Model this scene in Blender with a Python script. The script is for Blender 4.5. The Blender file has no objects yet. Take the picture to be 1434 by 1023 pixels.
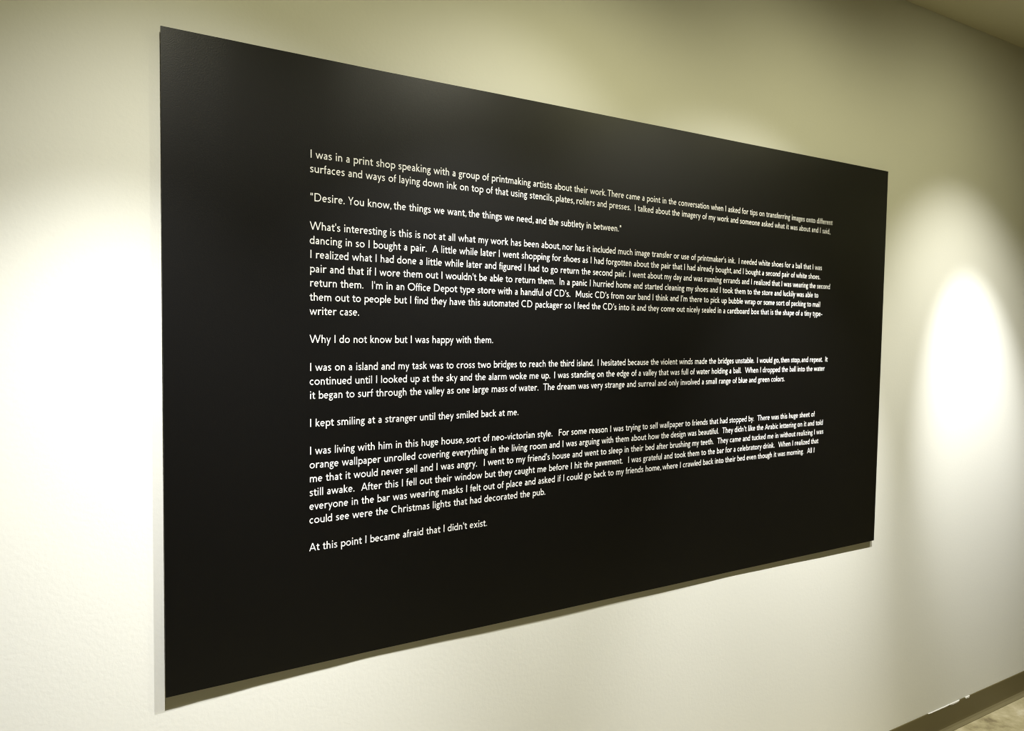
import bpy, bmesh, math, random
from mathutils import Vector

random.seed(4)
C = bpy.context.scene.collection
FLOOR = 0.893            # the panel's lower edge hangs this high above the floor
WALL_Y = 0.0125          # face of the wall the panel hangs on (panel face is at about y = 0)
CEIL = 2.886
XL, XR, YB = -3.6, 9.0, -4.6

# ---------------------------------------------------------------- camera, world, lights, exposure
cam_d = bpy.data.cameras.new('camera')
cam = bpy.data.objects.new('camera', cam_d)
C.objects.link(cam)
cam.location = (-0.223825, -1.69808, 0.776631 + FLOOR)
cam.rotation_euler = (1.520321, -0.014764, -0.556018)
cam_d.sensor_fit = 'HORIZONTAL'
cam_d.sensor_width = 36.0
cam_d.lens = 36.0 * 1081.451 / 1434.0
cam_d.clip_start = 0.05
bpy.context.scene.camera = cam

world = bpy.data.worlds.new('world')
bpy.context.scene.world = world
world.use_nodes = True
world.node_tree.nodes['Background'].inputs[0].default_value = (0.9, 0.85, 0.6, 1)
world.node_tree.nodes['Background'].inputs[1].default_value = 0.015

vs = bpy.context.scene.view_settings
vs.view_transform = 'Standard'
vs.look = 'None'
vs.gamma = 1.0
vs.use_curve_mapping = False
vs.exposure = 0.0
if hasattr(bpy.context.scene, 'cycles'):
    bpy.context.scene.cycles.filter_width = 1.15      # a crisp sensor


def spot(name, loc, target, watts, angle, blend, colour, radius=0.012):
    d = bpy.data.lights.new(name, 'SPOT')
    d.energy = watts
    d.spot_size = math.radians(angle)
    d.spot_blend = blend
    d.color = colour
    d.shadow_soft_size = radius
    o = bpy.data.objects.new(name, d)
    o.location = loc
    o.rotation_euler = (Vector(target) - Vector(loc)).to_track_quat('-Z', 'Y').to_euler()
    C.objects.link(o)
    return o


# the row of halogen lamps that washes this wall: lamp x, distance from the wall, then its hot core, wide beam and faint spill as (aim x, aim height, strength, angle)
COLOURS = [(0.972, 0.970, 0.985), (0.990, 0.966, 0.88), (1.0, 0.952, 0.58)]
LAMP_Z, KW = 1.90, 51.3
LAMPS = [
    (0.001, 0.821, [(-0.134, -0.333, 4.105, 50.9), (0.083, -0.146, 1.205, 81.1), (0.264, 1.210, 0.223, 141.3)]),
    (1.003, 0.743, [(0.501, -0.405, 3.407, 62.4), (0.593, 0.246, 0.500, 86.0), (0.983, 0.021, 0.341, 127.7)]),
    (1.881, 0.870, [(1.920, -0.011, 5.283, 44.1), (1.400, -0.500, 1.700, 88.0), (1.787, 0.081, 0.393, 142.3)]),
    (2.748, 0.840, [(3.154, 0.288, 4.871, 35.3), (3.047, -0.079, 1.943, 73.7), (2.762, -0.123, 0.287, 160.0)]),
]
for lx, ld, beams in LAMPS:
    for (ax, az, w, ang), col, nm in zip(beams, COLOURS, ('halogen_core', 'halogen_wide', 'halogen_spill')):
        spot(nm, (lx, WALL_Y - ld, LAMP_Z + FLOOR), (ax, WALL_Y, az + FLOOR), w * KW, ang, 1.0, col)
# unseen fill lights added for warm ambience; the far one brightens the end wall
for ax, aw in ((-1.5, 0.5), (2.5, 0.5), (7.4, 14.0)):
    d = bpy.data.lights.new('corridor_fill', 'AREA')
    d.energy = aw
    d.size = 0.5
    d.color = (0.96, 0.92, 0.50)
    o = bpy.data.objects.new('corridor_fill', d)
    o.location = (ax, -3.0, CEIL - 0.02)
    C.objects.link(o)


# ---------------------------------------------------------------- materials
def material(name, rgb, rough=0.6, spec=0.5):
    m = bpy.data.materials.new(name)
    m.use_nodes = True
    b = m.node_tree.nodes['Principled BSDF']
    b.inputs['Base Color'].default_value = (*rgb, 1)
    b.inputs['Roughness'].default_value = rough
    b.inputs['Specular IOR Level'].default_value = spec
    return m


def noise(m, scale, detail=4, rough=0.6):
    nt = m.node_tree
    tc = nt.nodes.new('ShaderNodeTexCoord')
    n = nt.nodes.new('ShaderNodeTexNoise')
    n.inputs['Scale'].default_value = scale
    n.inputs['Detail'].default_value = detail
    n.inputs['Roughness'].default_value = rough
    nt.links.new(tc.outputs['Object'], n.inputs['Vector'])
    return n


def bump(m, n, strength, dist):
    nt = m.node_tree
    b = nt.nodes.new('ShaderNodeBump')
    b.inputs['Strength'].default_value = strength
    b.inputs['Distance'].default_value = dist
    nt.links.new(n.outputs[0], b.inputs['Height'])
    nt.links.new(b.outputs[0], nt.nodes['Principled BSDF'].inputs['Normal'])


def ramp_colour(m, n, stops):
    nt = m.node_tree
    r = nt.nodes.new('ShaderNodeValToRGB')
    while len(r.color_ramp.elements) < len(stops):
        r.color_ramp.elements.new(0.5)
    for e, (p, c) in zip(r.color_ramp.elements, stops):
        e.position = p
        e.color = (*c, 1)
    nt.links.new(n.outputs[0], r.inputs[0])
    nt.links.new(r.outputs[0], nt.nodes['Principled BSDF'].inputs['Base Color'])


WALL = material('wall_paint', (0.80, 0.80, 0.735), 0.65, 0.3)
bump(WALL, noise(WALL, 95, 5, 0.62), 0.30, 0.0011)
ENDM = material('end_wall_paint', (0.62, 0.58, 0.42), 0.7, 0.2)
FARM = material('umber_paint', (0.20, 0.17, 0.10), 0.7, 0.2)
CEILM = material('ceiling_paint', (0.72, 0.69, 0.52), 0.8, 0.2)
bump(CEILM, noise(CEILM, 60), 0.2, 0.002)
FLOORM = material('stone_floor', (0.5, 0.45, 0.28), 0.45, 0.4)
ramp_colour(FLOORM, noise(FLOORM, 9, 9, 0.68), [(0.33, (0.23, 0.19, 0.105)), (0.45, (0.42, 0.37, 0.21)), (0.58, (0.54, 0.48, 0.30)), (0.72, (0.72, 0.67, 0.51))])
bump(FLOORM, noise(FLOORM, 40), 0.15, 0.001)
BASEM = material('olive_vinyl', (0.135, 0.112, 0.048), 0.5, 0.3)
TOEM = material('pale_vinyl_toe', (0.22, 0.19, 0.10), 0.55, 0.3)  # toe strip, paler than the olive vinyl above it
CHIP = material('white_paint_residue', (0.85, 0.84, 0.80), 0.6, 0.3)
BLACK = material('black_print', (0.0015, 0.0013, 0.0010), 0.38, 0.5)
nb = noise(BLACK, 420, 2, 0.5)
bump(BLACK, nb, 0.22, 0.0006)
EDGE = material('black_board_edge', (0.006, 0.006, 0.005), 0.6, 0.3)
INK = material('white_print', (0.90, 0.90, 0.88), 0.5, 0.3)
ALU = material('cleat_aluminium', (0.55, 0.55, 0.55), 0.4, 0.5)
ALU.node_tree.nodes['Principled BSDF'].inputs['Metallic'].default_value = 1.0


# ---------------------------------------------------------------- helpers
def link_mesh(name, verts, faces, mat, parent=None, label=None):
    me = bpy.data.meshes.new(name)
    me.from_pydata(verts, [], faces)
    me.materials.append(mat)
    me.update()
    o = bpy.data.objects.new(name, me)
    C.objects.link(o)
    if parent is not None:
        o.parent = parent
    if label:
        o['label'] = label
    return o


def box(name, lo, hi, mat, parent=None, bevel=0.0, label=None):
    bm = bmesh.new()
    bmesh.ops.create_cube(bm, size=1)
    for v in bm.verts:
        v.co = Vector([(lo[i] + hi[i]) / 2 + v.co[i] * (hi[i] - lo[i]) for i in range(3)])
    if bevel:
        bmesh.ops.bevel(bm, geom=bm.edges[:], offset=bevel, segments=2, affect='EDGES')
    me = bpy.data.meshes.new(name)
    bm.to_mesh(me)
    bm.free()
    me.materials.append(mat)
    o = bpy.data.objects.new(name, me)
    C.objects.link(o)
    if parent is not None:
        o.parent = parent
    if label:
        o['label'] = label
    return o


def structure(o):
    o['kind'] = 'structure'
    return o


# ---------------------------------------------------------------- the room
T = 0.12
structure(box('wall_back', (XL, WALL_Y, -0.02), (XR, WALL_Y + T, CEIL), WALL))
structure(box('wall_front', (XL, YB - T, -0.02), (XR, YB, CEIL), FARM))
structure(box('wall_left', (XL - T, YB - T, -0.02), (XL, WALL_Y + T, CEIL), FARM))
structure(box('wall_right', (XR, YB - T, -0.02), (XR + T, WALL_Y + T, CEIL), ENDM))
structure(box('floor', (XL - T, YB - T, -0.14), (XR + T, WALL_Y + T, 0.0), FLOORM))
structure(box('ceiling', (XL - T, YB - T, CEIL), (XR + T, WALL_Y + T, CEIL + 0.1), CEILM))

# vinyl cove base: profile (distance out from the wall, height), swept along x
BH = 0.112
prof = [(0.0, BH + 0.001), (0.0022, BH), (0.0030, BH - 0.003), (0.0030, 0.030), (0.0042, 0.021)]
toe = [(0.0042, 0.021), (0.0075, 0.012), (0.0125, 0.006), (0.0150, 0.0030), (0.0150, 0.0)]


def sweep(pr, x0, x1, n):
    vs_, fs = [], []
    for i in range(n + 1):
        x = x0 + (x1 - x0) * i / n
        for d, z in pr:
            vs_.append((x, WALL_Y - d, z))
    k = len(pr)
    for i in range(n):
        for j in range(k - 1):
            a = i * k + j
            fs.append((a, a + 1, a + k + 1, a + k))
    return vs_, fs


v, f = sweep(prof, XL, XR, 40)
base = structure(link_mesh('baseboard_back', v, f, BASEM))
v, f = sweep(toe, XL, XR, 40)
link_mesh('toe', v, f, TOEM, base, 'paler toe of the olive vinyl base')


def chip(x0, x1, h0, h1, seed):
    """a ragged sliver of white paint clinging to the top edge of the base"""
    r = random.Random(seed)
    n = 14
    vs_, fs = [], []
    for i in range(n + 1):
        t = i / n
        x = x0 + (x1 - x0) * t
        h = (h0 + (h1 - h0) * t) * (0.75 + 0.5 * r.random()) * min(1, 6 * (1 - t) + 0.1, 6 * t + 0.1)
        vs_ += [(x, WALL_Y - 0.0006, BH + 0.0012), (x, WALL_Y - 0.0036, BH + 0.0006), (x, WALL_Y - 0.0036, BH - h), (x, WALL_Y - 0.0030, BH - h - 0.0004)]
    for i in range(n):
        for j in range(3):
            a = i * 4 + j
            fs.append((a, a + 1, a + 5, a + 4))
    link_mesh('paint_residue', vs_, fs, CHIP, base, 'white paint residue on the top edge of the base')


chip(2.87, 3.03, 0.0015, 0.0030, 1)
chip(3.03, 3.105, 0.0050, 0.0055, 2)
chip(3.15, 3.185, 0.0060, 0.0070, 3)

# ---------------------------------------------------------------- the text panel
X0P, X1P, HP = 0.0012, 2.4350, 1.3603
GAPS = [(0.00, 0.0145), (0.10, 0.0128), (0.22, 0.0107), (0.33, 0.0096), (0.46, 0.0080), (0.60, 0.0085), (0.80, 0.0099), (0.98, 0.0104), (1.20, 0.0097), (1.40, 0.0103), (1.55, 0.0099), (1.68, 0.0092), (1.90, 0.0102), (2.20, 0.0120), (2.44, 0.0128)]


def face_y(x):
    """y of the printed face: the thin sheet bows by a couple of millimetres"""
    x = min(max(x, 0.0), 2.4399)
    for (a, ga), (b, gb) in zip(GAPS, GAPS[1:]):
        if a <= x <= b:
            t = (x - a) / (b - a)
            t = t * t * (3 - 2 * t)
            return WALL_Y - (ga + (gb - ga) * t)


panel = bpy.data.objects.new('text_panel', None)
C.objects.link(panel)
panel.location = (1.218, WALL_Y, FLOOR)
panel['label'] = 'large black wall panel printed with white paragraphs of text'
panel['category'] = 'panel'
OFF = (-1.218, -WALL_Y, 0.0)     # the parts are built in wall coordinates and shifted into the panel's own


def P3(x, y, z):
    return (x + OFF[0], y + OFF[1], z + OFF[2])


TH = 0.0030
N = 96
fv, ff, ev, ef = [], [], [], []
for i in range(N + 1):
    x = X0P + (X1P - X0P) * i / N
    y = face_y(x)
    fv += [P3(x, y, 0), P3(x, y, HP)]
    ev += [P3(x, y + 0.0001, 0), P3(x, y + 0.0001, HP), P3(x, y + TH, HP), P3(x, y + TH, 0)]
for i in range(N):
    a = 2 * i
    ff.append((a, a + 2, a + 3, a + 1))
    a = 4 * i
    for j in range(1, 4):
        k = (j + 1) % 4
        ef.append((a + j, a + 4 + j, a + 4 + k, a + k))
ef.append((0, 1, 2, 3))
ef.append((4 * N + 3, 4 * N + 2, 4 * N + 1, 4 * N))
sheet = link_mesh('board', ev, ef, EDGE, panel)
face = link_mesh('printed_face', fv, ff, BLACK, panel)
for p in face.data.polygons:
    p.use_smooth = True
for z in (0.20, 1.05):
    o = box('mounting_cleat', P3(0.40, face_y(0.5) + TH - 0.0002, z), P3(0.62, WALL_Y, z + 0.05), ALU, panel)
    o = box('mounting_cleat', P3(1.55, face_y(1.7) + TH - 0.0002, z), P3(1.80, WALL_Y, z + 0.05), ALU, panel)

# ---------------------------------------------------------------- the lettering: a humanist sans drawn as strokes, unit = 1/1000 em
S = 84
STEM = 89


def arc(cx, cy, rx, ry, a0, a1, n=None):
    n = n or max(4, int(abs(a1 - a0) / 14))
    return [(cx + rx * math.cos(math.radians(a0 + (a1 - a0) * i / n)), cy + ry * math.sin(math.radians(a0 + (a1 - a0) * i / n))) for i in range(n + 1)]


def smooth(pts, n=5):
    out = []
    q = [pts[0]] + list(pts) + [pts[-1]]
    for i in range(1, len(q) - 2):
        p0, p1, p2, p3 = q[i - 1:i + 3]
        for k in range(n):
            t = k / n
            out.append(tuple(0.5 * (2 * p1[j] + (p2[j] - p0[j]) * t + (2 * p0[j] - 5 * p1[j] + 4 * p2[j] - p3[j]) * t * t + (3 * p1[j] - p0[j] - 3 * p2[j] + p3[j]) * t ** 3) for j in (0, 1)))
    out.append(q[-2])
    return out


def ribbon(pts, w=S, closed=False):
    h = w / 2
    n = len(pts)
    if closed and pts[0] != pts[-1] and math.dist(pts[0], pts[-1]) < 1:
        pts = pts[:-1]
        n -= 1
    vs_, fs = [], []
    for i in range(n):
        a = pts[(i - 1) % n] if closed or i > 0 else pts[i]
        b = pts[(i + 1) % n] if closed or i < n - 1 else pts[i]
        dx, dy = b[0] - a[0], b[1] - a[1]
        L = math.hypot(dx, dy) or 1
        nx, ny = -dy / L, dx / L
        k = 1.0
        if closed or 0 < i < n - 1:      # mitre
            e = (b[0] - pts[i][0], b[1] - pts[i][1])
            Le = math.hypot(*e) or 1
            c = abs((e[0] * dx + e[1] * dy) / (Le * L))
            k = min(1.6, 1 / max(c, 0.3))
        vs_ += [(pts[i][0] + nx * h * k, pts[i][1] + ny * h * k), (pts[i][0] - nx * h * k, pts[i][1] - ny * h * k)]
    for i in range(n if closed else n - 1):
        j = (i + 1) % n
        fs.append((2 * i + 1, 2 * j + 1, 2 * j, 2 * i))
    return vs_, fs


def rect(x0, y0, x1, y1):
    return [(x0, y0), (x1, y0), (x1, y1), (x0, y1)], [(0, 1, 2, 3)]


def st(x, y0, y1, w=STEM):
    return rect(x - w / 2, y0, x + w / 2, y1)


def bar(x0, x1, y, w=S - 6):
    return rect(x0, y - w / 2, x1, y + w / 2)


def dg(x1, y1, x2, y2, w=S):
    """a diagonal whose ends are cut level"""
    L = math.hypot(x2 - x1, y2 - y1)
    h = w * L / max(abs(y2 - y1), 1) / 2
    if y1 < y2:
        x1, y1, x2, y2 = x2, y2, x1, y1
    return [(x2 - h, y2), (x2 + h, y2), (x1 + h, y1), (x1 - h, y1)], [(0, 1, 2, 3)]


def dot(x, y, r=54):
    return [(x + r * math.cos(math.pi * i / 5), y + r * math.sin(math.pi * i / 5)) for i in range(10)], [tuple(range(10))]


X, K, D = 449, 682, -228
tx = X - S / 2 + 4        # centre line of x-height curves
bx_ = S / 2 - 4           # centre line of baseline curves
arch = lambda cx, rx, foot: ribbon(arc(cx, 265, rx, tx - 265, 165, 0) + [(cx + rx, foot)])
bowl = lambda cx, rx: ribbon(arc(cx, X / 2, rx, (tx - bx_) / 2, 0, 360, 26), closed=True)
G = {
    'a': (430, [ribbon(arc(207, 305, 112, tx - 305, 150, 0) + [(319, 0)], S), ribbon(smooth([(319, 262), (215, 240), (110, 192), (80, 118), (112, 52), (180, 34), (258, 60), (319, 118)]), 76)]),
    'b': (505, [st(106, 0, K), bowl(276, 172)]),
    'c': (440, [ribbon(arc(250, X / 2, 172, (tx - bx_) / 2, 52, 308), S)]),
    'd': (505, [st(399, 0, K), bowl(229, 170)]),
    'e': (495, [ribbon(arc(248, X / 2, 172, (tx - bx_) / 2, 4, 312), S), bar(80, 418, 236, 66)]),
    'f': (265, [ribbon([(118, 0), (118, 520)] + arc(216, 540, 98, 106, 175, 75), S), bar(12, 262, 408, 74)]),
    'g': (440, [ribbon(arc(205, 308, 124, 103, 0, 360, 20), 74, closed=True), ribbon([(262, 405), (330, 412), (432, 412)], 70),
                ribbon(smooth([(150, 205), (98, 158), (118, 96), (220, 62), (320, 40), (374, -28), (340, -118), (215, -168), (90, -140), (56, -75), (92, -8), (190, 40)]), 70)]),
    'h': (500, [st(106, 0, K), arch(250, 144, 0)]),
    'i': (236, [st(118, 0, X), dot(118, 606)]),
    'j': (236, [st(118, D + 60, X), dot(118, 606)]),
    'k': (464, [st(106, 0, K), dg(370, X, 150, 235, 78), dg(170, 262, 405, 0, 84)]),
    'l': (236, [st(118, 0, K)]),
    'm': (771, [st(106, 0, X), arch(248, 140, 0), arch(528, 140, 0)]),
    'n': (500, [st(106, 0, X), arch(250, 144, 0)]),
    'o': (548, [bowl(274, 194)]),
    'p': (505, [st(106, D, X), bowl(276, 172)]),
    'q': (505, [st(399, D, X), bowl(229, 170)]),
    'r': (350, [st(106, 0, X), ribbon(arc(262, 262, 156, tx - 262, 170, 62), S)]),
    's': (382, [ribbon(smooth([(312, 386), (255, 408), (175, 410), (100, 376), (92, 310), (150, 258), (235, 212), (298, 160), (292, 82), (215, 36), (130, 38), (55, 72)]), 76)]),
    't': (325, [ribbon([(148, 560), (148, 110)] + arc(222, 110, 74, 74, 190, 290)[1:] + [(312, 50)], S), bar(14, 308, 408, 74)]),
    'u': (495, [st(392, 0, X), ribbon([(100, X), (100, 184)] + arc(246, 184, 146, 184 - bx_, 180, 345), S)]),
    'v': (455, [dg(55, X, 227, 0, 78), dg(400, X, 227, 0, 78)]),
    'w': (730, [dg(55, X, 212, 0, 76), dg(365, X, 212, 0, 76), dg(365, X, 520, 0, 76), dg(676, X, 520, 0, 76)]),
    'x': (455, [dg(70, X, 385, 0, 80), dg(385, X, 70, 0, 80)]),
    'y': (445, [dg(55, X, 232, 20, 78), dg(396, X, 128, D, 78)]),
    'z': (440, [bar(45, 400, X - 37, 74), bar(35, 408, 37, 74), dg(350, X - 40, 90, 40, 78)]),
    'A': (685, [dg(342, K, 62, 0, 84), dg(342, K, 622, 0, 84), bar(170, 515, 205, 76)]),
    'C': (715, [ribbon(arc(395, K / 2, 310, K / 2 - bx_, 52, 308), 84)]),
    'D': (765, [st(122, 0, K, 90), ribbon([(122, K - 40), (330, K - 40)] + arc(350, K / 2, 300, K / 2 - 40, 85, -85) + [(330, 40), (122, 40)], 82)]),
    'F': (505, [st(122, 0, K, 90), bar(122, 462, K - 40, 78), bar(122, 435, 360, 78)]),
    'I': (260, [st(130, 0, K, 92)]),
    'M': (795, [st(112, 0, K, 84), st(683, 0, K, 84), dg(122, K, 397, 110, 84), dg(673, K, 397, 110, 84)]),
    'O': (800, [ribbon(arc(400, K / 2, 322, K / 2 - bx_, 0, 360, 32), 86, closed=True)]),
    'T': (580, [bar(18, 562, K - 40, 80), st(290, 0, K, 90)]),
    'W': (1040, [dg(55, K, 290, 0, 82), dg(520, K, 290, 0, 82), dg(520, K, 750, 0, 82), dg(985, K, 750, 0, 82)]),
    'Y': (620, [dg(62, K, 310, 290, 84), dg(558, K, 310, 290, 84), st(310, 0, 300, 88)]),
    '.': (226, [dot(108, 48, 54)]),
    ',': (226, [dot(108, 48, 54), dg(140, 40, 78, -98, 50)]),
    "'": (190, [dg(95, K, 95, 470, 72)]),
    '"': (330, [dg(105, K, 105, 470, 68), dg(225, K, 225, 470, 68)]),
    '-': (320, [bar(40, 285, 205, 80)]),
}
LINES = [
    (0, 'I was in a print shop speaking with a group of printmaking artists about their work.|98|There came a point in the conversation when I asked for tips on transferring images onto different'),
    (1, 'surfaces and ways of laying down ink on top of that using stencils, plates, rollers and presses.|422|I talked about the imagery of my work and someone asked what it was about and I said,'),
    (3, '"Desire.|242|You know, the things we want, the things we need, and the subtlety in between."'),
    (5, "What's interesting is this is not at all what my work has been about, nor has it included much image transfer or use of printmaker's ink.|434|I needed white shoes for a ball that I was"),
    (6, 'dancing in so I bought a pair.|476|A little while later I went shopping for shoes as I had forgotten about the pair that I had already bought, and I bought a second pair of white shoes.'),
    (7, 'I realized what I had done a little while later and figured I had to go return the second pair.|284|I went about my day and was running errands and I realized that I was wearing the second'),
    (8, "pair and that if I wore them out I wouldn't be able to return them.|416|In a panic I hurried home and started cleaning my shoes and I took them to the store and luckily was able to"),
    (9, "return them.|635|I'm in an Office Depot type store with a handful of CD's.|560|Music CD's from our band I think and I'm there to pick up bubble wrap or some sort of packing to mail"),
    (10, "them out to people but I find they have this automated CD packager so I feed the CD's into it and they come out nicely sealed in a cardboard box that is the shape of a tiny type-"),
    (11, 'writer case.'),
    (13, 'Why I do not know but I was happy with them.'),
    (15, 'I was on a island and my task was to cross two bridges to reach the third island.|374|I hesitated because the violent winds made the bridges unstable.|394|I would go, then stop, and repeat.|401|It'),
    (16, 'continued until I looked up at the sky and the alarm woke me up.|363|I was standing on the edge of a valley that was full of water holding a ball.|558|When I dropped the ball into the water'),
    (17, 'it began to surf through the valley as one large mass of water.|482|The dream was very strange and surreal and only involved a small range of blue and green colors.'),
    (19, 'I kept smiling at a stranger until they smiled back at me.'),
    (21, 'I was living with him in this huge house, sort of neo-victorian style.|635|For some reason I was trying to sell wallpaper to friends that had stopped by.|492|There was this huge sheet of'),
    (22, "orange wallpaper unrolled covering everything in the living room and I was arguing with them about how the design was beautiful.|524|They didn't like the Arabic lettering on it and told"),
    (23, "me that it would never sell and I was angry.|602|I went to my friend's house and went to sleep in their bed after brushing my teeth.|552|They came and tucked me in without realizing I was"),
    (24, 'still awake.|534|After this I fell out their window but they caught me before I hit the pavement.|624|I was grateful and took them to the bar for a celebratory drink.|607|When I realized that'),
    (25, 'everyone in the bar was wearing masks I felt out of place and asked if I could go back to my friends home, where I crawled back into their bed even though it was morning.|599|All I'),
    (26, 'could see were the Christmas lights that had decorated the pub.'),
    (28, "At this point I became afraid that I didn't exist."),
]
FIT = {'"': 325, "'": 157, ',': 213, '-': 307, '.': 194, 'A': 584, 'C': 633, 'D': 677, 'F': 467, 'I': 222, 'M': 771, 'O': 744, 'T': 511, 'W': 937, 'Y': 463, 'a': 388, 'b': 443, 'c': 385, 'd': 447, 'e': 426, 'f': 224, 'g': 376, 'h': 447, 'i': 201, 'j': 236, 'k': 412, 'l': 185, 'm': 688, 'n': 445, 'o': 494, 'p': 455, 'q': 505, 'r': 346, 's': 344, 't': 287, 'u': 452, 'v': 369, 'w': 635, 'x': 436, 'y': 378, 'z': 398}
SPACE, COMMA_SPACE = 242, 126
UNIT = 0.0279 / 1000
YS = 0.945
PITCH, FIRST, LEFT = 0.03138277, 1.14138681, 0.3019453


def set_line(row, text, parent):
    vs_, fs = [], []
    pen = 0.0

    def put(ch):
        nonlocal pen
        w, parts = G[ch]
        k = FIT[ch] / w
        for pv, pf in parts:
            o = len(vs_)
            for (gx, gy) in pv:
                x = LEFT + (pen + gx * k) * UNIT
                z = FIRST - PITCH * row + gy * YS * UNIT
                vs_.append(P3(x, face_y(x) - 0.0002, z))
            for q in pf:
                fs.append(tuple(i + o for i in q))
        pen += FIT[ch]

    i = 0
    while i < len(text):
        ch = text[i]
        if ch == '|':
            j = text.index('|', i + 1)
            pen += float(text[i + 1:j])
            i = j + 1
            continue
        if ch == ' ':
            pen += COMMA_SPACE if text[i - 1] == ',' else SPACE
        else:
            put(ch)
        i += 1
    first = ' '.join(text.replace('|', ' ').replace('"', '').split()[:4]).rstrip('.,')
    return link_mesh('text_line', vs_, fs, INK, parent, 'line of small white lettering starting "%s"' % first)


PARAGRAPHS = [((0, 1), 'top two-line'), ((3,), 'one-line quoted'), ((5, 6, 7, 8, 9, 10, 11), 'long seven-line'), ((13,), 'one-line happy'), ((15, 16, 17), 'three-line island'),
              ((19,), 'one-line smiling'), ((21, 22, 23, 24, 25, 26), 'six-line wallpaper'), ((28,), 'bottom one-line')]
for rows, word in PARAGRAPHS:
    para = bpy.data.objects.new('paragraph', None)
    C.objects.link(para)
    para.parent = panel
    para['label'] = '%s paragraph of white lettering on the black panel' % word
    for row, text in LINES:
        if row in rows:
            set_line(row, text, para)
